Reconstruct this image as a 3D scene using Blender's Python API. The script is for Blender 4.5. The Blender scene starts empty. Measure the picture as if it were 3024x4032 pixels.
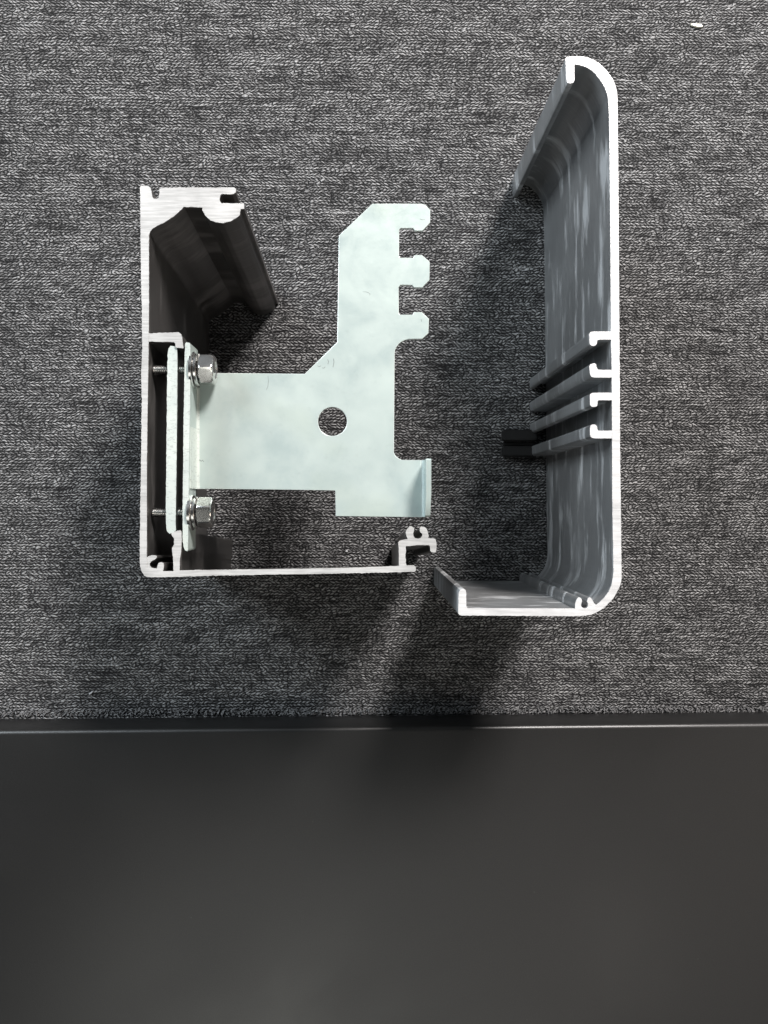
import bpy, bmesh, math, random
from mathutils import Vector, Matrix, Quaternion, noise
from mathutils.geometry import tessellate_polygon

S = bpy.context.scene
C = S.collection
random.seed(7)

# ------------------------------------------------------------------ camera
F_PX, W_PX, H_PX = 3000.0, 3024.0, 4032.0
CAM_Z = 0.378
cam_d = bpy.data.cameras.new('camera')
cam = bpy.data.objects.new('camera', cam_d)
C.objects.link(cam)
cam_d.sensor_fit = 'HORIZONTAL'
cam_d.sensor_width = 36.0
cam_d.lens = F_PX / W_PX * 36.0
cam_d.clip_start = 0.005
cam_d.clip_end = 50
down = Vector(((1447 - 1512) / F_PX, (2016 - 1990) / F_PX, -1)).normalized()
Q = down.rotation_difference(Vector((0, 0, -1)))
cam.rotation_mode = 'QUATERNION'
cam.rotation_quaternion = Q
cam.location = (0, 0, CAM_Z)
S.camera = cam

# ------------------------------------------------------------------ world: the dim room around the table
w = bpy.data.worlds.new('World')
S.world = w
w.use_nodes = True
nt = w.node_tree
nt.nodes.clear()
wo = nt.nodes.new('ShaderNodeOutputWorld')
bg = nt.nodes.new('ShaderNodeBackground')
tc = nt.nodes.new('ShaderNodeTexCoord')
sx = nt.nodes.new('ShaderNodeSeparateXYZ')
nt.links.new(tc.outputs['Generated'], sx.inputs[0])
mr = nt.nodes.new('ShaderNodeMapRange')
mr.inputs['From Min'].default_value = -1
mr.inputs['From Max'].default_value = 1
nt.links.new(sx.outputs['X'], mr.inputs['Value'])
cr = nt.nodes.new('ShaderNodeValToRGB')
e = cr.color_ramp.elements
e[0].position = 0.0; e[0].color = (0.62, 0.74, 0.86, 1)
e[1].position = 1.0; e[1].color = (0.15, 0.115, 0.09, 1)
m_ = cr.color_ramp.elements.new(0.42); m_.color = (0.22, 0.25, 0.27, 1)
m_ = cr.color_ramp.elements.new(0.60); m_.color = (0.13, 0.125, 0.12, 1)
nt.links.new(mr.outputs[0], cr.inputs[0])
nz = nt.nodes.new('ShaderNodeTexNoise')
nz.inputs['Scale'].default_value = 2.6
nz.inputs['Detail'].default_value = 1.5
nt.links.new(tc.outputs['Generated'], nz.inputs['Vector'])
mr2 = nt.nodes.new('ShaderNodeMapRange')
mr2.inputs['From Min'].default_value = 0.35
mr2.inputs['From Max'].default_value = 0.65
mr2.inputs['To Min'].default_value = 0.45
mr2.inputs['To Max'].default_value = 1.5
nt.links.new(nz.outputs[0], mr2.inputs['Value'])
nt.links.new(cr.outputs[0], bg.inputs['Color'])
WORLD_GAIN = 0.34
mu = nt.nodes.new('ShaderNodeMath'); mu.operation = 'MULTIPLY'; mu.inputs[1].default_value = WORLD_GAIN
nt.links.new(mr2.outputs[0], mu.inputs[0])
# the near side of the room (towards -Y, low down) is darker than the far side
fy = nt.nodes.new('ShaderNodeMapRange')
fy.inputs['From Min'].default_value = -0.8; fy.inputs['From Max'].default_value = 0.25
fy.inputs['To Min'].default_value = 0.25; fy.inputs['To Max'].default_value = 1.0
nt.links.new(sx.outputs['Y'], fy.inputs['Value'])
mu2 = nt.nodes.new('ShaderNodeMath'); mu2.operation = 'MULTIPLY'
nt.links.new(mu.outputs[0], mu2.inputs[0]); nt.links.new(fy.outputs[0], mu2.inputs[1])
# straight overhead it is dark: the person taking the picture leans over the table
fz_ = nt.nodes.new('ShaderNodeMapRange')
fz_.inputs['From Min'].default_value = 0.35; fz_.inputs['From Max'].default_value = 0.85
fz_.inputs['To Min'].default_value = 1.0; fz_.inputs['To Max'].default_value = 0.12
nt.links.new(sx.outputs['Z'], fz_.inputs['Value'])
mu3 = nt.nodes.new('ShaderNodeMath'); mu3.operation = 'MULTIPLY'
nt.links.new(mu2.outputs[0], mu3.inputs[0]); nt.links.new(fz_.outputs[0], mu3.inputs[1])
nt.links.new(mu3.outputs[0], bg.inputs['Strength'])
nt.links.new(bg.outputs[0], wo.inputs[0])

# ------------------------------------------------------------------ lamps
def area(name, loc, target, size, power, col, size_y=None):
    l = bpy.data.lights.new(name, 'AREA')
    l.energy = power
    l.color = col
    l.size = size
    if size_y:
        l.shape = 'RECTANGLE'; l.size_y = size_y
    o = bpy.data.objects.new(name, l)
    C.objects.link(o)
    o.location = loc
    o.rotation_euler = (Vector(target) - Vector(loc)).to_track_quat('-Z', 'Y').to_euler()
    return o

area('ceiling_lamp', (0.57, 1.16, 1.02), (0, 0, 0.05), 0.36, 56, (1.0, 0.945, 0.915))
area('far_window', (-1.25, 1.0, 0.98), (0, 0, 0.05), 0.75, 34, (0.86, 0.94, 1.0), 0.75)
area('side_lamp', (1.5, -0.5, 0.85), (0.2, -0.05, 0.03), 0.6, 5, (1.0, 0.88, 0.76), 0.6)
area('window_light', (-1.6, 0.1, 0.6), (0.1, 0, 0.05), 0.7, 3.5, (0.72, 0.87, 1.0), 0.5)
area('board_glow_light', (-0.28, -1.45, 2.0), (-0.28, -1.45, 0), 1.1, 10.5, (1.0, 1.0, 0.93), 1.1)  # added light, out of view, mirrored as the broad glow on the board
area('board_glow_light', (0.80, -1.15, 2.0), (0.80, -1.15, 0), 0.45, 4.0, (1.0, 0.93, 0.86), 1.1)  # second added light, gives the board its warmer band at right

S.view_settings.view_transform = 'Standard'
S.view_settings.look = 'None'
S.view_settings.exposure = 0.0
S.view_settings.gamma = 1.0
S.render.engine = 'CYCLES'

# ------------------------------------------------------------------ helpers
def ray(u, v):
    return Q @ Vector(((u - W_PX / 2) / F_PX, (H_PX / 2 - v) / F_PX, -1))

def P(u, v, z):
    d = ray(u, v)
    t = (z - CAM_Z) / d.z
    return Vector((0, 0, CAM_Z)) + d * t

def thing(name, label, cat, loc, group=None):
    o = bpy.data.objects.new(name, None)
    C.objects.link(o)
    o.empty_display_size = 0.02
    o.location = loc
    o['label'] = label; o['category'] = cat
    if group: o['group'] = group
    return o

def origin(o):
    v = Vector((0, 0, 0))
    while o is not None:
        v += o.location
        o = o.parent
    return v

def finish(name, bm, mats, parent=None, loc=None, sharp=0.55, smooth=True):
    """bm is in world coordinates; stored relative to loc (or to the parent's origin)."""
    base = origin(parent) if parent else Vector((0, 0, 0))
    if loc is None:
        loc = base.copy()
    bmesh.ops.recalc_face_normals(bm, faces=bm.faces)
    for f in bm.faces: f.smooth = smooth
    for ed in bm.edges:
        if len(ed.link_faces) == 2:
            if ed.calc_face_angle(0) > sharp or ed.link_faces[0].material_index != ed.link_faces[1].material_index:
                ed.smooth = False
    bmesh.ops.translate(bm, verts=bm.verts, vec=-loc)
    me = bpy.data.meshes.new(name)
    bm.to_mesh(me); bm.free()
    for m in (mats if isinstance(mats, (list, tuple)) else [mats]):
        me.materials.append(m)
    o = bpy.data.objects.new(name, me)
    C.objects.link(o)
    if parent:
        o.parent = parent
    o.location = loc - base
    return o

def resample(pts, step):
    out = []
    n = len(pts)
    for i in range(n):
        a = Vector(pts[i]); b = Vector(pts[(i + 1) % n])
        k = max(1, int((b - a).length / step))
        for j in range(k):
            out.append(a.lerp(b, j / k))
    return out

def round_poly(pts, r):
    """soften every corner of a pixel polygon with a short chamfer"""
    out = []
    n = len(pts)
    for i in range(n):
        p = Vector(pts[i]); a = Vector(pts[i - 1]); b = Vector(pts[(i + 1) % n])
        da = (a - p); db = (b - p)
        ra = min(r, da.length * 0.35); rb = min(r, db.length * 0.35)
        out += [p + da.normalized() * ra, p + db.normalized() * rb]
    return out

def extrude_profile(loops, ztop, zbot, axis=None, jitter=0.0, step=7, rim=0.0004, top_fn=None):
    """loops of photo-plane points standing at height ztop, drawn down to zbot along axis.
       cut face = material 0, drawn walls = material 1"""
    bm = bmesh.new()
    if axis is None: axis = Vector((0, 0, -1))
    axis = axis / -axis.z
    rings = []
    for L in loops:
        L2 = resample(L, step)
        top = []; mid = []; bot = []
        for i, p in enumerate(L2):
            w0 = P(p.x, p.y, ztop)
            j = Vector((0, 0, 0))
            if jitter:
                j = Vector((noise.noise(Vector((p.x * .11, p.y * .11, 3.1))),
                            noise.noise(Vector((p.x * .11, p.y * .11, 9.7))), 0)) * jitter
            top.append(bm.verts.new(w0 + j + Vector((0, 0, 0))))
            mid.append(bm.verts.new(w0 + axis * rim))
            bot.append(bm.verts.new(w0 + axis * (ztop - zbot)))
        rings.append((top, mid, bot))
    for k, mi in ((0, 0), (2, 1)):
        tris = tessellate_polygon([[v.co.copy() for v in r[k]] for r in rings])
        flat = [v for r in rings for v in r[k]]
        for t in tris:
            try:
                f = bm.faces.new([flat[i] for i in t]); f.material_index = mi
            except ValueError:
                pass
    for top, mid, bot in rings:
        n = len(top)
        for i in range(n):
            j = (i + 1) % n
            bm.faces.new((top[i], top[j], mid[j], mid[i])).material_index = 0
            bm.faces.new((mid[i], mid[j], bot[j], bot[i])).material_index = 1
    return bm

def box_bm(bm, x0, x1, y0, y1, z0, z1):
    vs = [bm.verts.new((x, y, z)) for x in (x0, x1) for y in (y0, y1) for z in (z0, z1)]
    for q in ((0, 1, 3, 2), (4, 6, 7, 5), (0, 4, 5, 1), (2, 3, 7, 6), (0, 2, 6, 4), (1, 5, 7, 3)):
        bm.faces.new([vs[i] for i in q])

# ------------------------------------------------------------------ materials
def mat(name):
    m = bpy.data.materials.new(name)
    m.use_nodes = True
    t = m.node_tree
    b = t.nodes['Principled BSDF']
    return m, t, b

def N(t, kind, **kw):
    n = t.nodes.new(kind)
    for k, v in kw.items():
        if k in n.inputs.keys(): n.inputs[k].default_value = v
        else: setattr(n, k, v)
    return n

def mapping(t, src, scale=(1, 1, 1), rot=(0, 0, 0), loc=(0, 0, 0)):
    m = t.nodes.new('ShaderNodeMapping')
    m.inputs['Scale'].default_value = scale
    m.inputs['Rotation'].default_value = rot
    m.inputs['Location'].default_value = loc
    t.links.new(src, m.inputs['Vector'])
    return m.outputs[0]

def ramp(t, src, stops):
    r = t.nodes.new('ShaderNodeValToRGB')
    el = r.color_ramp.elements
    el[0].position, el[0].color = stops[0][0], (*stops[0][1], 1)
    el[1].position, el[1].color = stops[-1][0], (*stops[-1][1], 1)
    for p, c in stops[1:-1]:
        k = el.new(p); k.color = (*c, 1)
    t.links.new(src, r.inputs[0])
    return r.outputs[0]

def mixc(t, fac, a, b, mode='MIX'):
    m = t.nodes.new('ShaderNodeMix')
    m.data_type = 'RGBA'; m.blend_type = mode
    for sock, v in ((m.inputs[0], fac), (m.inputs[6], a), (m.inputs[7], b)):
        if hasattr(v, 'links') or isinstance(v, bpy.types.NodeSocket): t.links.new(v, sock)
        elif isinstance(v, (int, float)): sock.default_value = v
        else: sock.default_value = (*v, 1)
    return m.outputs[2]

def math_(t, op, a, b=0.0, c=None):
    m = t.nodes.new('ShaderNodeMath'); m.operation = op
    for i, v in enumerate((a, b) if c is None else (a, b, c)):
        if isinstance(v, bpy.types.NodeSocket): t.links.new(v, m.inputs[i])
        else: m.inputs[i].default_value = v
    return m.outputs[0]

def maprange(t, src, a, b, c, d):
    m = t.nodes.new('ShaderNodeMapRange')
    m.inputs['From Min'].default_value = a; m.inputs['From Max'].default_value = b
    m.inputs['To Min'].default_value = c; m.inputs['To Max'].default_value = d
    t.links.new(src, m.inputs['Value'])
    return m.outputs[0]

def g(v): return (v, v, v)

def cut_face(name, lo, hi, tint=(1, 1, 1)):
    """saw-cut aluminium end face: pale, matt, streaked"""
    m, t, b = mat(name)
    tcn = N(t, 'ShaderNodeTexCoord').outputs['Object']
    n1 = N(t, 'ShaderNodeTexNoise', Scale=55.0, Detail=4.0, Distortion=0.6)
    t.links.new(tcn, n1.inputs['Vector'])
    n2 = N(t, 'ShaderNodeTexNoise', Scale=1.0, Detail=5.0)
    t.links.new(mapping(t, tcn, (110, 1500, 200), (0, 0, 0.5)), n2.inputs['Vector'])
    mixv = math_(t, 'ADD', math_(t, 'MULTIPLY', n1.outputs[0], 0.5), math_(t, 'MULTIPLY', n2.outputs[0], 0.5))
    lo_c = tuple(lo * k for k in tint); hi_c = tuple(hi * k for k in tint)
    col = ramp(t, mixv, [(0.36, lo_c), (0.48, tuple((x + y) / 2 for x, y in zip(lo_c, hi_c))), (0.6, hi_c)])
    t.links.new(col, b.inputs['Base Color'])
    b.inputs['Metallic'].default_value = 0.25
    b.inputs['Roughness'].default_value = 0.5
    bp = N(t, 'ShaderNodeBump', Strength=0.35, Distance=0.0002)
    t.links.new(mixv, bp.inputs['Height'])
    t.links.new(bp.outputs[0], b.inputs['Normal'])
    return m

def mill_alu(name, base, tint, streak=0.5, rough=(0.22, 0.5), metal=0.6):
    """mill-finish wall: metallic, with oxide streaks running along the drawn length"""
    m, t, b = mat(name)
    tcn = N(t, 'ShaderNodeTexCoord').outputs['Object']
    warp = N(t, 'ShaderNodeTexNoise', Scale=30.0, Detail=2.0)
    t.links.new(tcn, warp.inputs['Vector'])
    n1 = N(t, 'ShaderNodeTexNoise', Scale=1.0, Detail=4.0, Roughness=0.6)
    t.links.new(mapping(t, tcn, (48, 34, 170)), n1.inputs['Vector'])
    n2 = N(t, 'ShaderNodeTexNoise', Scale=1.0, Detail=2.0)
    t.links.new(mapping(t, tcn, (24, 18, 60), loc=(3, 1, 0)), n2.inputs['Vector'])
    n3 = N(t, 'ShaderNodeTexNoise', Scale=1.0, Detail=6.0)
    t.links.new(mapping(t, tcn, (90, 90, 1400)), n3.inputs['Vector'])
    s = math_(t, 'ADD', math_(t, 'MULTIPLY', n1.outputs[0], 0.6), math_(t, 'MULTIPLY', n2.outputs[0], 0.4))
    msk = maprange(t, s, 0.51, 0.60, 0, 1)
    dark = tuple(base * (1 - streak) * k for k in tint)
    light = tuple(min(0.95, base * (1 + streak)) * k for k in tint)
    col = mixc(t, msk, dark, light)
    col = mixc(t, maprange(t, warp.outputs[0], 0.4, 0.65, 0.0, 0.35), col, tuple(base * k for k in tint))
    col = mixc(t, 0.10, col, ramp(t, n3.outputs[0], [(0.35, g(0.2)), (0.65, g(0.8))]), 'OVERLAY')
    t.links.new(col, b.inputs['Base Color'])
    b.inputs['Metallic'].default_value = metal
    t.links.new(maprange(t, msk, 0, 1, rough[0], rough[1]), b.inputs['Roughness'])
    bp = N(t, 'ShaderNodeBump', Strength=0.25, Distance=0.0002)
    t.links.new(n3.outputs[0], bp.inputs['Height'])
    t.links.new(bp.outputs[0], b.inputs['Normal'])
    return m

def zinc(name, base, rough=0.38, metal=0.32, mark=0.0):
    m, t, b = mat(name)
    tcn = N(t, 'ShaderNodeTexCoord').outputs['Object']
    n1 = N(t, 'ShaderNodeTexNoise', Scale=60.0, Detail=7.0, Roughness=0.68, Distortion=0.3)
    t.links.new(tcn, n1.inputs['Vector'])
    n2 = N(t, 'ShaderNodeTexNoise', Scale=420.0, Detail=3.0)
    t.links.new(tcn, n2.inputs['Vector'])
    n3 = N(t, 'ShaderNodeTexNoise', Scale=24.0, Detail=2.0)
    t.links.new(mapping(t, tcn, loc=(5, 2, 1)), n3.inputs['Vector'])
    c1 = ramp(t, n1.outputs[0], [(0.34, tuple(base[i] * k for i, k in enumerate((0.92, 0.945, 0.96)))),
                                 (0.5, base),
                                 (0.66, tuple(min(1, base[i] * k) for i, k in enumerate((1.04, 1.03, 1.02))))])
    c2 = mixc(t, maprange(t, n3.outputs[0], 0.58, 0.72, 0, 0.4), c1, tuple(base[i] * k for i, k in enumerate((1.0, 0.98, 0.84))))
    c3 = mixc(t, maprange(t, n2.outputs[0], 0.62, 0.8, 0, 0.12), c2, tuple(x * 0.5 for x in base))
    if mark:
        wv = N(t, 'ShaderNodeTexNoise', Scale=1.0, Detail=3.0, Distortion=1.2)
        t.links.new(mapping(t, tcn, (500, 1500, 500)), wv.inputs['Vector'])
        c3 = mixc(t, maprange(t, wv.outputs[0], 0.55, 0.66, 0, mark), c3, tuple(x * 0.45 for x in base))
    t.links.new(c3, b.inputs['Base Color'])
    b.inputs['Metallic'].default_value = metal
    t.links.new(maprange(t, n1.outputs[0], 0.3, 0.7, rough - 0.06, rough + 0.1), b.inputs['Roughness'])
    bp = N(t, 'ShaderNodeBump', Strength=0.12, Distance=0.0002)
    t.links.new(n2.outputs[0], bp.inputs['Height'])
    t.links.new(bp.outputs[0], b.inputs['Normal'])
    return m

def simple(name, col, rough, metal=0.0, bump=0.0, scale=800.0):
    m, t, b = mat(name)
    tcn = N(t, 'ShaderNodeTexCoord').outputs['Object']
    n1 = N(t, 'ShaderNodeTexNoise', Scale=scale, Detail=3.0)
    t.links.new(tcn, n1.inputs['Vector'])
    t.links.new(ramp(t, n1.outputs[0], [(0.3, tuple(c * 0.8 for c in col)), (0.7, tuple(min(1, c * 1.15) for c in col))]), b.inputs['Base Color'])
    b.inputs['Roughness'].default_value = rough
    b.inputs['Metallic'].default_value = metal
    if bump:
        bp = N(t, 'ShaderNodeBump', Strength=bump, Distance=0.0003)
        t.links.new(n1.outputs[0], bp.inputs['Height'])
        t.links.new(bp.outputs[0], b.inputs['Normal'])
    return m

def fabric():
    m, t, b = mat('woven_fabric')
    pos = N(t, 'ShaderNodeTexCoord').outputs['Object']
    wn = N(t, 'ShaderNodeTexNoise', Scale=230.0, Detail=1.5)
    t.links.new(pos, wn.inputs['Vector'])
    off = t.nodes.new('ShaderNodeVectorMath'); off.operation = 'MULTIPLY_ADD'
    t.links.new(wn.outputs['Color'], off.inputs[0])
    off.inputs[1].default_value = (0.0026, 0.0016, 0)
    t.links.new(pos, off.inputs[2])
    vec = off.outputs[0]
    def layer(rot, sc, seed):
        mp = mapping(t, vec, (sc[0], sc[1], 1), (0, 0, 0), (seed, seed * 2, 0))
        r0 = t.nodes.new('ShaderNodeVectorRotate'); r0.rotation_type = 'Z_AXIS'
        r0.inputs['Angle'].default_value = rot
        t.links.new(vec, r0.inputs['Vector'])
        mp = mapping(t, r0.outputs[0], (sc[0], sc[1], 1), (0, 0, 0), (seed, seed * 2, 0))
        v = N(t, 'ShaderNodeTexVoronoi', Scale=1.0, Randomness=0.85)
        v.feature = 'DISTANCE_TO_EDGE'; v.voronoi_dimensions = '2D'
        t.links.new(mp, v.inputs['Vector'])
        v2 = N(t, 'ShaderNodeTexVoronoi', Scale=1.0, Randomness=0.85)
        v2.feature = 'F1'; v2.voronoi_dimensions = '2D'
        t.links.new(mp, v2.inputs['Vector'])
        sp = t.nodes.new('ShaderNodeSeparateColor')
        t.links.new(v2.outputs['Color'], sp.inputs[0])
        return v.outputs['Distance'], sp.outputs[0]
    dV, cV = layer(math.radians(-26), (430, 740), 1.3)
    vor = math_(t, 'MULTIPLY', maprange(t, dV, 0.0, 0.30, 0.0, 1.0), maprange(t, cV, 0, 1, 0.5, 1.1))
    # knitted courses: rows of slanted loops
    sep = t.nodes.new('ShaderNodeSeparateXYZ'); t.links.new(vec, sep.inputs[0])
    def knit(h, w_, slant, seed):
        yy = math_(t, 'ADD', math_(t, 'DIVIDE', sep.outputs['Y'], h), seed)
        row = math_(t, 'FLOOR', yy)
        fr = math_(t, 'FRACT', yy)
        wh = t.nodes.new('ShaderNodeTexWhiteNoise'); wh.noise_dimensions = '1D'
        t.links.new(row, wh.inputs['W'])
        sgn = math_(t, 'SUBTRACT', math_(t, 'MULTIPLY', math_(t, 'GREATER_THAN', wh.outputs['Value'], 0.42), 2.0), 1.0)
        xx = math_(t, 'DIVIDE', sep.outputs['X'], w_)
        xx = math_(t, 'SUBTRACT', xx, math_(t, 'MULTIPLY', math_(t, 'MULTIPLY', sgn, fr), slant))
        xx = math_(t, 'ADD', xx, math_(t, 'MULTIPLY', wh.outputs['Value'], 17.3))
        cell = math_(t, 'FLOOR', xx)
        fx = math_(t, 'FRACT', xx)
        bx = math_(t, 'POWER', math_(t, 'SINE', math_(t, 'MULTIPLY', fx, math.pi)), 0.7)
        by = math_(t, 'POWER', math_(t, 'SINE', math_(t, 'MULTIPLY', fr, math.pi)), 0.7)
        cmb = t.nodes.new('ShaderNodeCombineXYZ'); t.links.new(cell, cmb.inputs[0]); t.links.new(row, cmb.inputs[1])
        w2 = t.nodes.new('ShaderNodeTexWhiteNoise'); w2.noise_dimensions = '2D'
        t.links.new(cmb.outputs[0], w2.inputs['Vector'])
        return math_(t, 'MULTIPLY', math_(t, 'MULTIPLY', bx, by), maprange(t, w2.outputs['Value'], 0, 1, 0.55, 1.15))
    k1 = knit(0.00145, 0.0021, 1.1, 0.3)
    mk = N(t, 'ShaderNodeTexNoise', Scale=260.0, Detail=2.0)
    t.links.new(mapping(t, pos, (0.6, 1.2, 1)), mk.inputs['Vector'])
    mx = t.nodes.new('ShaderNodeMix'); mx.data_type = 'FLOAT'
    t.links.new(maprange(t, mk.outputs[0], 0.48, 0.62, 0.0, 0.8), mx.inputs[0])
    t.links.new(k1, mx.inputs[2]); t.links.new(vor, mx.inputs[3])
    thread = mx.outputs[0]
    fz = N(t, 'ShaderNodeTexNoise', Scale=1400.0, Detail=2.0)
    t.links.new(pos, fz.inputs['Vector'])
    thread = math_(t, 'MULTIPLY', thread, maprange(t, fz.outputs[0], 0.3, 0.7, 0.72, 1.25))
    ln = N(t, 'ShaderNodeTexNoise', Scale=1.0, Detail=3.0, Roughness=0.6)
    t.links.new(mapping(t, vec, (42, 620, 1)), ln.inputs['Vector'])
    lines = maprange(t, ln.outputs[0], 0.32, 0.44, 0.45, 1.0)
    lv = N(t, 'ShaderNodeTexNoise', Scale=1.0, Detail=3.0, Roughness=0.6)
    t.links.new(mapping(t, vec, (560, 55, 1), loc=(2, 7, 0)), lv.inputs['Vector'])
    lines = math_(t, 'MULTIPLY', lines, maprange(t, lv.outputs[0], 0.34, 0.44, 0.68, 1.0))
    ln2 = N(t, 'ShaderNodeTexNoise', Scale=1.0, Detail=2.0)
    t.links.new(mapping(t, vec, (35, 560, 1), loc=(9, 4, 0)), ln2.inputs['Vector'])
    hi = maprange(t, ln2.outputs[0], 0.64, 0.72, 0.0, 0.3)
    thread = math_(t, 'ADD', math_(t, 'MULTIPLY', thread, lines), hi)
    big = N(t, 'ShaderNodeTexNoise', Scale=45.0, Detail=2.0)
    t.links.new(mapping(t, pos, (1, 2.5, 1)), big.inputs['Vector'])
    thread = math_(t, 'MULTIPLY', thread, maprange(t, big.outputs[0], 0.3, 0.7, 0.8, 1.2))
    col = ramp(t, thread, [(0.0, (0.006, 0.006, 0.0065)), (0.26, (0.019, 0.019, 0.0195)),
                           (0.58, (0.138, 0.138, 0.139)), (0.95, (0.35, 0.351, 0.353))])
    t.links.new(col, b.inputs['Base Color'])
    b.inputs['Roughness'].default_value = 0.9
    b.inputs['Specular IOR Level'].default_value = 0.15
    bp = N(t, 'ShaderNodeBump', Strength=0.9, Distance=0.0007)
    t.links.new(thread, bp.inputs['Height'])
    t.links.new(bp.outputs[0], b.inputs['Normal'])
    return m

M_cut_r = cut_face('cut_face_bright', 0.46, 0.66)
M_cut_l = cut_face('cut_face_matt', 0.33, 0.52, (1.0, 1.0, 0.985))
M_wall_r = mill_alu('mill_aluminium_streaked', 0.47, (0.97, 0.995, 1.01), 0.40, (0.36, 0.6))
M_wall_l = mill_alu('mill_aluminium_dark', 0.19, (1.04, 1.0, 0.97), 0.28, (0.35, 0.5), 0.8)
M_zinc = zinc('zinc_plate', (0.44, 0.515, 0.495))
M_zinc_rim = zinc('zinc_edge_highlight', (0.74, 0.80, 0.78), 0.3, 0.3)  # paler zinc: the bracket's edge highlight painted into the colour
M_zinc_edge = zinc('zinc_edge', (0.60, 0.655, 0.62), mark=0.45)
M_chrome = simple('bright_steel', (0.72, 0.715, 0.70), 0.24, 1.0, 0.05, 300)
M_side = simple('shaded_plate_side', (0.10, 0.105, 0.10), 0.4, 0.9, 0.1, 500)  # backing plate sides painted dark for the shade in the gap by the flange
M_shank = simple('bolt_steel', (0.52, 0.54, 0.52), 0.35, 0.9, 0.1, 500)
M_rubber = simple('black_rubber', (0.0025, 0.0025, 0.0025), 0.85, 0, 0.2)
M_fabric = fabric()
M_fibre = simple('grey_fibre', (0.13, 0.13, 0.132), 0.9)
M_board, t_, b_ = mat('black_laminate')
o_ = N(t_, 'ShaderNodeTexCoord').outputs['Object']
v_ = N(t_, 'ShaderNodeTexVoronoi', Scale=70.0); t_.links.new(o_, v_.inputs['Vector'])
sm = N(t_, 'ShaderNodeTexNoise', Scale=9.0, Detail=4.0, Distortion=0.5); t_.links.new(o_, sm.inputs['Vector'])
gr = N(t_, 'ShaderNodeTexNoise', Scale=1900.0, Detail=1.0); t_.links.new(o_, gr.inputs['Vector'])
cb = ramp(t_, gr.outputs[0], [(0.3, (0.0078, 0.0078, 0.0078)), (0.7, (0.013, 0.013, 0.0128))])
t_.links.new(mixc(t_, maprange(t_, v_.outputs['Distance'], 0.012, 0.024, 0.22, 0.0), cb, (0.13, 0.13, 0.125)), b_.inputs['Base Color'])
t_.links.new(maprange(t_, sm.outputs[0], 0.35, 0.65, 0.34, 0.44), b_.inputs['Roughness'])
bp_ = N(t_, 'ShaderNodeBump', Strength=0.08, Distance=0.0003)
t_.links.new(gr.outputs[0], bp_.inputs['Height']); t_.links.new(bp_.outputs[0], b_.inputs['Normal'])
M_chip = simple('pale_chip', (0.86, 0.85, 0.72), 0.45)
M_lint = simple('lint', (0.55, 0.56, 0.58), 0.8)
M_scuff = simple('scuff', (0.20, 0.23, 0.22), 0.7)

# ------------------------------------------------------------------ setting: fabric surface
bm = bmesh.new()
vs = [bm.verts.new(p) for p in ((-1.6, -1.6, 0), (1.6, -1.6, 0), (1.6, 1.6, 0), (-1.6, 1.6, 0))]
bm.faces.new(vs)
o = finish('tabletop_fabric', bm, M_fabric, smooth=False)
o['kind'] = 'structure'

# smooth dark board lying across the near side
BZ = 0.021
bm = bmesh.new()
y1 = P(1512, 2862, BZ).y
box_bm(bm, -1.0, 1.0, y1 - 0.55, y1, 0.0, BZ)
bmesh.ops.bevel(bm, geom=[e_ for e_ in bm.edges], offset=0.0022, segments=5, profile=0.5, affect='EDGES')
board = finish('smooth_board', bm, M_board, loc=Vector((0, y1, 0)), sharp=1.2)
board.rotation_euler = (0, 0, math.radians(0.19))
board['label'] = 'smooth matt black board with a shiny straight edge along the bottom of the picture'
board['category'] = 'board'

# loose fibre ends of the fabric along the board
rf = random.Random(3)
bm = bmesh.new()
for i in range(900):
    x = rf.uniform(-0.21, 0.22)
    y = y1 + rf.uniform(-0.0002, 0.0022) + 0.0012
    L = rf.uniform(0.0008, 0.0022); a = rf.uniform(-1.2, 1.2) - math.pi / 2 * rf.choice((1, 1, 0)); wd = rf.uniform(0.0002, 0.00042)
    p0 = Vector((x, y, 0.0002)); p1 = p0 + Vector((math.cos(a) * L, math.sin(a) * L * 0.8, rf.uniform(0.0003, 0.0016)))
    if p1.y < y1 + 0.0003: p1.y = y1 + 0.0003
    nn = Vector((-math.sin(a), math.cos(a), 0)) * wd
    up = Vector((0, 0, wd))
    q0 = [bm.verts.new(p0 + d) for d in (nn, up, -nn)]
    q1 = [bm.verts.new(p1 + d * 0.6) for d in (nn, up, -nn)]
    for u_, v_ in ((0, 1), (1, 2), (2, 0)):
        bm.faces.new((q0[u_], q0[v_], q1[v_], q1[u_]))
    bm.faces.new(q0); bm.faces.new(q1)
fr = finish('fabric_fibres', bm, M_fibre, loc=Vector((0, y1, 0)))
fr['kind'] = 'stuff'; fr['label'] = 'loose grey fibre ends of the fabric along the dark board'; fr['category'] = 'fibres'

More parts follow.
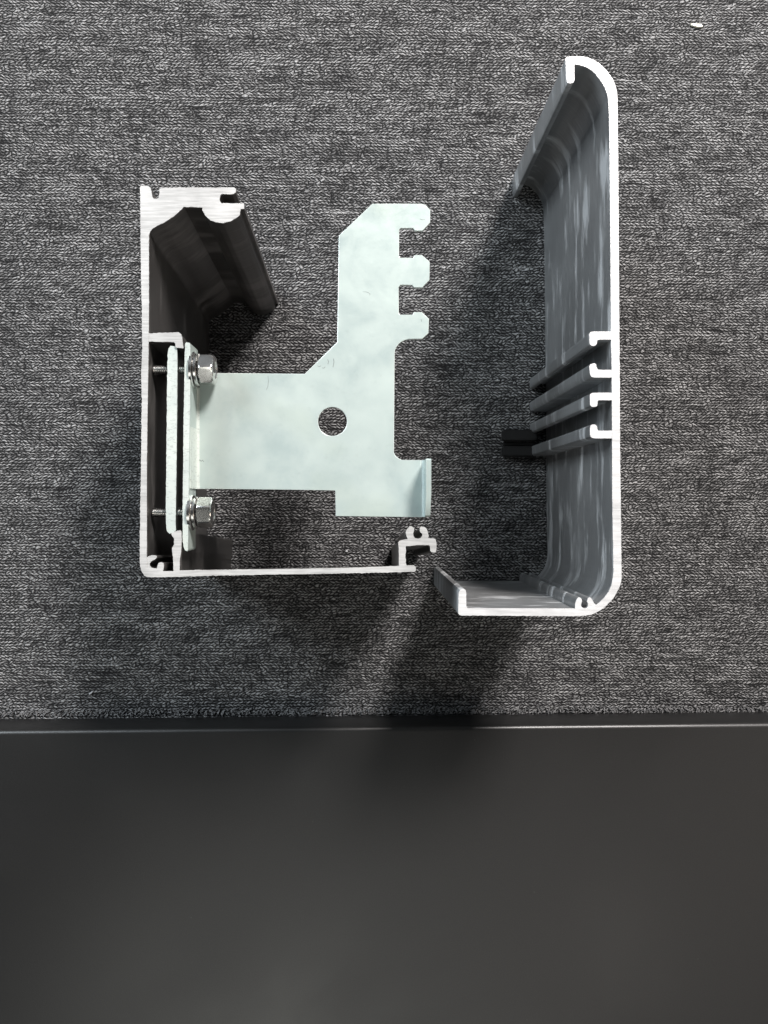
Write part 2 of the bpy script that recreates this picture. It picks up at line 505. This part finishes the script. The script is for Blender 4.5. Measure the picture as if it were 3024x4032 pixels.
# ------------------------------------------------------------------ right: cover profile
HC = 0.1022
cover = thing('cover_profile', 'tall C-shaped aluminium cover extrusion with four inner ribs and rounded corners, standing on end',
              'metal profile', Vector((P(2160, 1600, 0).x, P(2160, 1600, 0).y, 0)))
shell = [(2227,231),(2233,224),(2255,222),(2280,221),(2300,223),(2318,228),(2338,236),(2356,247),(2374,262),(2389.5,279),(2402,296),(2412.7,312),(2420,328),(2425,344),(2429,361),(2431,378),
 (2432.5,488),(2434.6,698),(2435.5,846),(2437.5,1080),(2438.5,1256),(2440,1461),(2442,1800),(2444,1954),(2447.6,2269),(2446,2289),(2440.5,2307),(2432,2327),(2421.5,2345),(2406,2366),(2389,2383),(2371,2398),(2351,2410),(2330,2419),(2307.6,2423.5),(2264,2426),
 (1819,2423.5),(1808.5,2421),(1804,2413),(1806,2334),(1811,2323),(1822,2319),(1833,2323),(1836,2334),(1836,2385.5),(1841,2395),
 (2262,2396),(2310,2395),(2347,2383),(2360,2373),(2380,2353),(2396,2331),(2407,2307),(2413,2280),(2416,2247),(2415,2204),
 (2411,1954),(2410.5,1700),(2409,1456),(2406,1305),(2402,698),(2399,500),(2398,445),(2396,410),(2393.7,378),(2388,360),(2381,344),(2371,326),(2360,310),(2346,292),(2330,276.6),(2314,266),(2296.6,259),(2280,255),(2263,253),(2261,260),(2262,314.6),(2258,324),(2246,328),(2235.5,326),(2231,316.7)]
finish('shell', extrude_profile([shell], HC, 0.0, jitter=0.00014), [M_cut_r, M_wall_r], cover)
ribs = [
 [(2411,1336.5),(2358,1336.5),(2351.5,1341),(2349,1355.5),(2345,1360),(2336,1362),(2328,1360.5),(2323,1355),(2321.5,1345),(2321,1318),(2323,1310),(2328,1306),(2343,1305),(2411,1305)],
 [(2413,1487),(2339,1486),(2330,1484),(2325,1477),(2322,1465),(2321,1442),(2325,1434),(2335,1431),(2343,1431),(2348,1436),(2350,1446),(2353.6,1454),(2360,1456),(2413,1456)],
 [(2414,1575.7),(2358,1575.7),(2353,1581),(2352,1594),(2349,1600),(2338,1602),(2330.4,1601),(2325,1596),(2323.6,1590),(2323,1560),(2325,1551),(2332,1547),(2341,1546.6),(2414,1546)],
 [(2414,1726),(2338.8,1726),(2330,1723),(2325,1718),(2323.6,1708),(2323.6,1682),(2326,1675),(2334,1671),(2343,1672),(2350,1677),(2352,1690),(2356,1695),(2362,1696),(2414,1695)]]
for r in ribs:
    finish('rib', extrude_profile([r], HC - 0.0001, 0.0, jitter=0.00008, step=5), [M_cut_r, M_wall_r], cover)
port = [(2264.6,2398),(2264.6,2386),(2265.5,2375),(2270,2362),(2276,2354),(2282.6,2352),(2289,2357.6),(2292,2366),(2289,2375),(2288,2384),(2290,2389),(2295,2393),(2302.5,2396),(2310,2394),(2315,2387),(2315.5,2376.6),(2311.6,2367.5),(2315,2356.7),(2320.6,2352),(2327,2353.4),(2333,2363),(2338.7,2375),(2347,2381),(2352,2390),(2330,2406),(2268,2406)]
finish('screw_port', extrude_profile([port], HC - 0.0001, 0.0, jitter=0.00008, step=4), [M_cut_r, M_wall_r], cover)

# ------------------------------------------------------------------ left: bolted rail
HR = 0.1010
lean = ray(1462, 2222)
rail = thing('mounting_rail', 'L-shaped aluminium rail standing on end with a pale zinc bracket bolted inside it',
             'metal rail', Vector((P(900, 2250, 0).x, P(900, 2250, 0).y, 0)))
k = 0.42194
def z1(pts): return [(500 + x * k, 700 + y * k) for x, y in pts]
head_r = z1([(122,86),(135,72),(200,75),(218,90),(228,130),(235,175),(250,192),(275,197),(292,187),(302,150),(303,105),(318,97),(450,90),(1000,90),(1012,98),(1017,112),(1012,138),(985,154),(890,150),(872,160),(863,195),(868,225),(885,237),(1080,237),(1092,243),(1092,290),(1060,292),(1052,345),(1020,375),(960,405),(900,422),(840,418),(780,395),(730,350),(702,300),(705,277),(530,270),(480,320),(440,355),(400,385),(340,420),(280,448),(235,478),(215,500),(205,530),(203,700)])
rail_shell = head_r + [(586,1122),(586,1240),(585,1343),(581,1600),(578,1800),(577.5,2195),(578,2225),(588,2243),(605,2249),(641,2249),(683,2249),(706,2246),(900,2243),(1200,2239),(1400,2235),(1556,2229),(1590,2226),(1630,2226),(1636.5,2232),(1637,2247),(1633,2251),(1563,2253),(1520,2254),(1300,2259),(1100,2261.6),(880,2266),(626,2272.6),(580,2272),(568,2266),(559,2254),(553,2236),(550.6,2215),(550,2159),(552,2000),(555,1842),(558,1580),(556,1462),(560,1369),(558,1200),(555,1080),(553,900)]
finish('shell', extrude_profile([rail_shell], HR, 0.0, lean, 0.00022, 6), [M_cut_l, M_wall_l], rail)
o2 = [(570,2200),(583,2191),(596,2186),(610,2186),(617,2190),(617,2196),(608,2204),(596,2210),(590,2217),(589,2226),(595,2235),(608,2238),(618,2238),(620,2229),(624,2217),(634,2213.5),(643,2217),(645,2226),(644,2238),(641,2247),(641,2256),(590,2262),(565,2240)]
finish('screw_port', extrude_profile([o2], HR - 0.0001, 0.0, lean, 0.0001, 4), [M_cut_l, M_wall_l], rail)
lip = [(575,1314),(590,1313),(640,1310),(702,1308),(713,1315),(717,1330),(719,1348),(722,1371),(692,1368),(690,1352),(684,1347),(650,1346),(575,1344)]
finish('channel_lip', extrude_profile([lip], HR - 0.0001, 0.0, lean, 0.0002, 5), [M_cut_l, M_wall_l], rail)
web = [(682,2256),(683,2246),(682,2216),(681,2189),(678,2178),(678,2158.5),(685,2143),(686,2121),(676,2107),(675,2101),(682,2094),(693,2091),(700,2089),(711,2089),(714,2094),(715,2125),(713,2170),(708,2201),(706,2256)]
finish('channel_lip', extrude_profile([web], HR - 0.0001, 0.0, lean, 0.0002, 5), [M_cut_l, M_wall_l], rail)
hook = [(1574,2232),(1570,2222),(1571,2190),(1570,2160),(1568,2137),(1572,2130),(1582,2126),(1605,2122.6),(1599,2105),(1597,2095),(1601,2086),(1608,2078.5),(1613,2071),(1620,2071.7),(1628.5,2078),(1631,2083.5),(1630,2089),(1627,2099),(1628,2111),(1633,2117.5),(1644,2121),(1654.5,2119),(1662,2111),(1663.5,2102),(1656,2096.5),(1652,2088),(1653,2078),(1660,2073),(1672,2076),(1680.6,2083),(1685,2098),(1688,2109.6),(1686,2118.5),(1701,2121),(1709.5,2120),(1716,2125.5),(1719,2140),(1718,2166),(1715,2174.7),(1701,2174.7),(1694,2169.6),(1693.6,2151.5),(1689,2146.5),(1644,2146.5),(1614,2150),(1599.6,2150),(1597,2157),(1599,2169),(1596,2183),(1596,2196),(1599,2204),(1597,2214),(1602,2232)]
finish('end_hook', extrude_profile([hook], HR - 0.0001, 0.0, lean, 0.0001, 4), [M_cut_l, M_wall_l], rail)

# backing plate inside the channel
bp_pts = [(672,1362),(697,1364),(698,1420),(697,1600),(694,1850),(691,2060),(692,2088),(682,2096),(668,2102),(658,2094),(654,2070),(653,2000),(655,1800),(658,1500),(660,1400),(664,1372)]
finish('backing_plate', extrude_profile([bp_pts], HR - 0.0008, 0.066, None, 0.00022, 6), [M_zinc_edge, M_side], rail)

# bracket
ZP = 0.0890; TH = 0.0019; RB = 0.0011
outl = [(1466,802),(1661,802),(1677,808.5),(1694,827),(1694,875),(1665,908),(1634,908),(1627,898),(1578,898),(1572,903),(1571,1007),(1576,1015),(1627,1015),(1630,1006),(1638,1004),(1661,1004),(1692,1031),(1691,1101),(1663,1132),(1634,1132),(1629,1130),(1623,1122),(1576,1122),(1570,1129),(1570,1232),(1576,1239),(1625,1239),(1629,1230),(1634,1229),(1661,1229),(1689,1255),(1687,1311),(1663,1334),(1609,1335),(1593,1339),(1580,1346),(1570,1354),(1562,1364),(1556,1375),(1554,1387),(1553,1500),(1551,1781),(1554,1789),(1560,1797),(1570,1805),(1583,1811)]
xr = P(1658, 1811, ZP)
outl += [(1658,1811.5),(1662,2036.5),(1321.5,2032),(1320,1931),(1100,1928),(786,1925),(786,1470),(850,1469),(1200,1472),(1328,1347),(1334,928)]
hole = [(1309 + 57 * math.cos(a), 1659.5 + 57 * math.sin(a)) for a in [2 * math.pi * i / 64 for i in range(64)]]
bracket = finish('bracket', extrude_profile([outl, hole], ZP, ZP - TH, None, 0, 400, rim=0.00015), [M_zinc, M_zinc_rim], rail, sharp=0.4)
bv = bracket.modifiers.new('edge', 'BEVEL'); bv.width = 0.0004; bv.segments = 2; bv.material = 1; bv.limit_method = 'ANGLE'; bv.angle_limit = math.radians(50)

def bend_bm(x_end, sgn, y0, y1, zt, ztop=None, steps=8):
    """quarter bend rising from the plate end at x_end towards sgn, then straight to ztop"""
    bm = bmesh.new()
    cx = x_end; cz = zt + RB
    inner = []; outer = []
    for i in range(steps + 1):
        a = (math.pi / 2) * i / steps
        inner.append((cx + sgn * RB * math.sin(a), cz - RB * math.cos(a)))
        outer.append((cx + sgn * (RB + TH) * math.sin(a), cz - (RB + TH) * math.cos(a)))
    if ztop:
        inner.append((inner[-1][0], ztop)); outer.append((outer[-1][0], ztop))
    loop = inner + outer[::-1]
    A = [bm.verts.new((x, y0, z)) for x, z in loop]
    B = [bm.verts.new((x, y1, z)) for x, z in loop]
    n = len(loop)
    for i in range(n):
        j = (i + 1) % n
        bm.faces.new((A[i], A[j], B[j], B[i]))
    m = len(inner)
    for R_ in (A, B):
        for i in range(m - 1):
            bm.faces.new((R_[i], R_[i + 1], R_[n - 2 - i], R_[n - 1 - i]))
    return bm

# left flange: quarter bend up from the plate, then the long edge-on flange
xl = P(786, 1700, ZP).x
yA = P(786, 1526, ZP).y; yB = P(786, 1925, ZP).y
bm = bend_bm(xl, -1, yB, yA, ZP, 0.0990)
xi = xl - RB
fl = [(729,1352),(733,1348),(745,1349),(749,1354),(749.5,1450),(747.5,1600),(744,1800),(741.5,2000),(740,2165),(737,2170),(728,2166),(722,2150),(718.5,2125),(719.5,2080),(719,2000),(721,1850),(723,1650),(726,1500),(727,1400)]
b2 = extrude_profile([fl], 0.1006, 0.0885, Vector((0.0, 0, -1)), 0.00016, 6)
tmp = bpy.data.meshes.new('t'); b2.to_mesh(tmp); b2.free()
bm.from_mesh(tmp); bpy.data.meshes.remove(tmp)
finish('mounting_flange', bm, [M_zinc_edge, M_zinc], bracket)

# right tab
bm = bend_bm(xr.x, 1, P(1658, 2035, ZP).y, P(1658, 1812, ZP).y, ZP)
x0 = xr.x + RB; x1 = x0 + TH
ya = P(1658, 1812, ZP).y; yb = P(1658, 2035, ZP).y; yc = P(1658, 1945, ZP).y
side = [(ya, ZP + RB), (ya, 0.0990), (ya - 0.0006, 0.0997), (yc, 0.0997), (yb + 0.0006, 0.0955), (yb, 0.0945), (yb, ZP + RB)]
A = [bm.verts.new((x0, y, z)) for y, z in side]; B = [bm.verts.new((x1, y, z)) for y, z in side]
for R_ in (A, B):
    for t3 in ((0, 1, 2), (0, 2, 3), (0, 3, 6), (3, 4, 6), (4, 5, 6)):
        bm.faces.new([R_[i] for i in t3])
for i in range(7):
    j = (i + 1) % 7
    bm.faces.new((A[i], A[j], B[j], B[i]))
finish('end_tab', bm, M_zinc, bracket)

# bolts
def lathe_x(bm, x0, prof, n=72, rfun=None):
    rings = []
    for (t, r) in prof:
        ring = []
        for i in range(n):
            a = 2 * math.pi * i / n
            rr = rfun(a, r) if rfun else r
            ring.append((x0 + t, rr * math.cos(a), rr * math.sin(a)))
        rings.append(ring)
    return rings

def add_rings(bm, rings, cen, cap=True):
    V = [[bm.verts.new((x, cen.y + y, cen.z + z)) for x, y, z in r] for r in rings]
    for a, b in zip(V, V[1:]):
        n = len(a)
        for i in range(n):
            j = (i + 1) % n
            bm.faces.new((a[i], a[j], b[j], b[i]))
    if cap:
        bm.faces.new(V[0]); bm.faces.new(V[-1])
    return V

def make_bolt(uc, vc, phase, us, label):
    zc = 0.0956
    cen = P(uc, vc, zc)
    X = lambda u: P(u, vc, zc).x
    u_shank, uw0, uw1, us0, us1, uh0, uh1 = us
    R = 0.00585
    L = X(uh1) - X(uh0)
    def hexr(a, cap):
        b = ((a - phase) % (math.pi / 3)) - math.pi / 6
        return min(R * math.cos(math.pi / 6) / math.cos(b), cap)
    bm = bmesh.new()
    prof = [(0, R * .9), (0.0003, R * .96), (0.0006, R * 1.02), (L * .82, R * 1.02), (L * .88, R * .97), (L * .95, R * .91), (L, R * .83), (L, R * .55), (L - .0003, R * .5)]
    add_rings(bm, lathe_x(bm, X(uh0), prof, 72, hexr), cen)
    # threaded shank
    prof = []
    x0, x1 = X(u_shank), X(uh0) + .0004
    t_ = 0.0
    prof.append((0, 0.0011))
    while t_ < x1 - x0:
        prof.append((t_ + .0002, 0.00150)); prof.append((t_ + .00055, 0.00178))
        t_ += 0.0007
    add_rings(bm, lathe_x(bm, x0, prof, 28), cen)
    b = finish('bolt', bm, [M_chrome], rail, sharp=0.35)
    b['label'] = label
    # flat washer
    bm = bmesh.new()
    tw = X(uw1) - X(uw0)
    add_rings(bm, lathe_x(bm, X(uw0), [(0, .0063), (tw * .2, .0066), (tw * .8, .0066), (tw, .0063), (tw, .0034)], 64), cen)
    finish('washer', bm, [M_chrome], b, sharp=0.35)
    # spring washer: a split, slightly helical ring
    bm = bmesh.new()
    n = 60; tw = 0.0013
    span = X(us1) - X(us0) - tw
    ring = []
    for i in range(n + 1):
        f = i / n
        a = 0.5 + f * (2 * math.pi - 0.16)
        xx = X(us0) + span * f
        q = []
        for r, tt in ((.0033, 0), (.0056, 0), (.0059, .0003), (.0059, tw - .0003), (.0056, tw), (.0033, tw)):
            q.append(bm.verts.new((xx + tt, cen.y + r * math.cos(a), cen.z + r * math.sin(a))))
        ring.append(q)
    for a_, b_ in zip(ring, ring[1:]):
        for i in range(6):
            j = (i + 1) % 6
            bm.faces.new((a_[i], a_[j], b_[j], b_[i]))
    bm.faces.new(ring[0]); bm.faces.new(ring[-1])
    finish('spring_washer', bm, [M_chrome], b, sharp=0.35)

make_bolt(800, 1457, math.radians(90), (603, 754, 768, 768, 791, 791, 848), 'upper hex bolt half over the bracket plate')
make_bolt(800, 2018, math.radians(68), (600, 747, 763, 762, 783, 783, 840), 'lower hex bolt below the bracket plate')

# scuffs on the bracket plate
def scuff(pts, wid=2.2):
    bm = bmesh.new()
    z = ZP + 0.00003
    L = []; n = len(pts)
    for i, p in enumerate(pts):
        a = Vector(pts[max(0, i - 1)]); b = Vector(pts[min(n - 1, i + 1)])
        d = (b - a).normalized(); nn = Vector((-d.y, d.x)) * wid * 0.5 * (0.35 + 0.65 * math.sin(math.pi * (i + .5) / n))
        p = Vector(p)
        L.append((bm.verts.new(P(p.x + nn.x, p.y + nn.y, z)), bm.verts.new(P(p.x - nn.x, p.y - nn.y, z))))
    for a, b in zip(L, L[1:]):
        bm.faces.new((a[0], a[1], b[1], b[0]))
    finish('scuff_mark', bm, M_scuff, bracket, smooth=False)
scuff([(1428,1149),(1440,1149),(1450,1152),(1457,1157),(1456,1163)], 1.8)
scuff([(779,1815),(786,1811),(792,1816),(798,1812),(802,1819)], 3.6)
scuff([(1055,1480),(1057,1500),(1055,1520),(1049,1535)], 2.0)
scuff([(1313,1412),(1315,1425),(1311,1446)], 3.0)
scuff([(1290,1415),(1294,1424),(1291,1434)], 2.6)
scuff([(1250,1440),(1257,1444),(1264,1440)], 2.4)
scuff([(1268,1448),(1275,1450),(1281,1444)], 2.4)
scuff([(1653,862),(1664,865),(1673,864)], 1.8)
scuff([(1658,1257),(1660,1266)], 2.4)

# ------------------------------------------------------------------ small things on the fabric
def G(u, v, z=0.0): return P(u, v, z)
# rubber strip showing between the third and fourth rib
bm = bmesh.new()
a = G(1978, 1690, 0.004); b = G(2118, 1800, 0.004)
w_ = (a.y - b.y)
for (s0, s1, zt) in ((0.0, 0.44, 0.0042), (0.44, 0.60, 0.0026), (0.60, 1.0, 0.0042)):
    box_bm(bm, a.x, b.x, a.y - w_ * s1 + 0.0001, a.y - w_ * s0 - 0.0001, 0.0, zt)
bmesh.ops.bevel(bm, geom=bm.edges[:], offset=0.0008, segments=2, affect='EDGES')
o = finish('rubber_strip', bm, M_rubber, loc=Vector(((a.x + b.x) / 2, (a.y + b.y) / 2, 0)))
o['label'] = 'short black rubber strip on the fabric beside the ribs of the tall cover profile'
o['category'] = 'rubber strip'

def flake(name, pts, hgt, m, label, cat):
    bm = bmesh.new()
    c = G(sum(p[0] for p in pts) / len(pts), sum(p[1] for p in pts) / len(pts))
    top = [bm.verts.new(G(*p) + Vector((0, 0, hgt + 0.0004))) for p in pts]
    bot = [bm.verts.new(G(*p) + Vector((0, 0, 0.0))) for p in pts]
    bm.faces.new(top); bm.faces.new(bot)
    n = len(pts)
    for i in range(n):
        j = (i + 1) % n
        bm.faces.new((top[i], top[j], bot[j], bot[i]))
    bmesh.ops.bevel(bm, geom=bm.edges[:], offset=0.0002, segments=2, affect='EDGES')
    o = finish(name, bm, m, loc=c, smooth=True)
    o['label'] = label; o['category'] = cat
flake('pale_chip', [(2716,100),(2722,96),(2756,99),(2765,106),(2761,111),(2745,110),(2724,106)], 0.0007, M_chip,
      'tiny cream-white sliver lying on the fabric near the top right corner', 'chip')
flake('lint_fleck', [(1360,2168),(1366,2165),(1371,2169),(1367,2174),(1361,2173)], 0.0003, M_lint,
      'tiny pale fleck of lint on the dark fabric below the bracket', 'lint')
flake('thread_scrap', [(350,2731),(364,2722),(366,2726),(354,2735)], 0.0003, M_lint,
      'tiny pale scrap of thread on the fabric at lower left', 'thread')
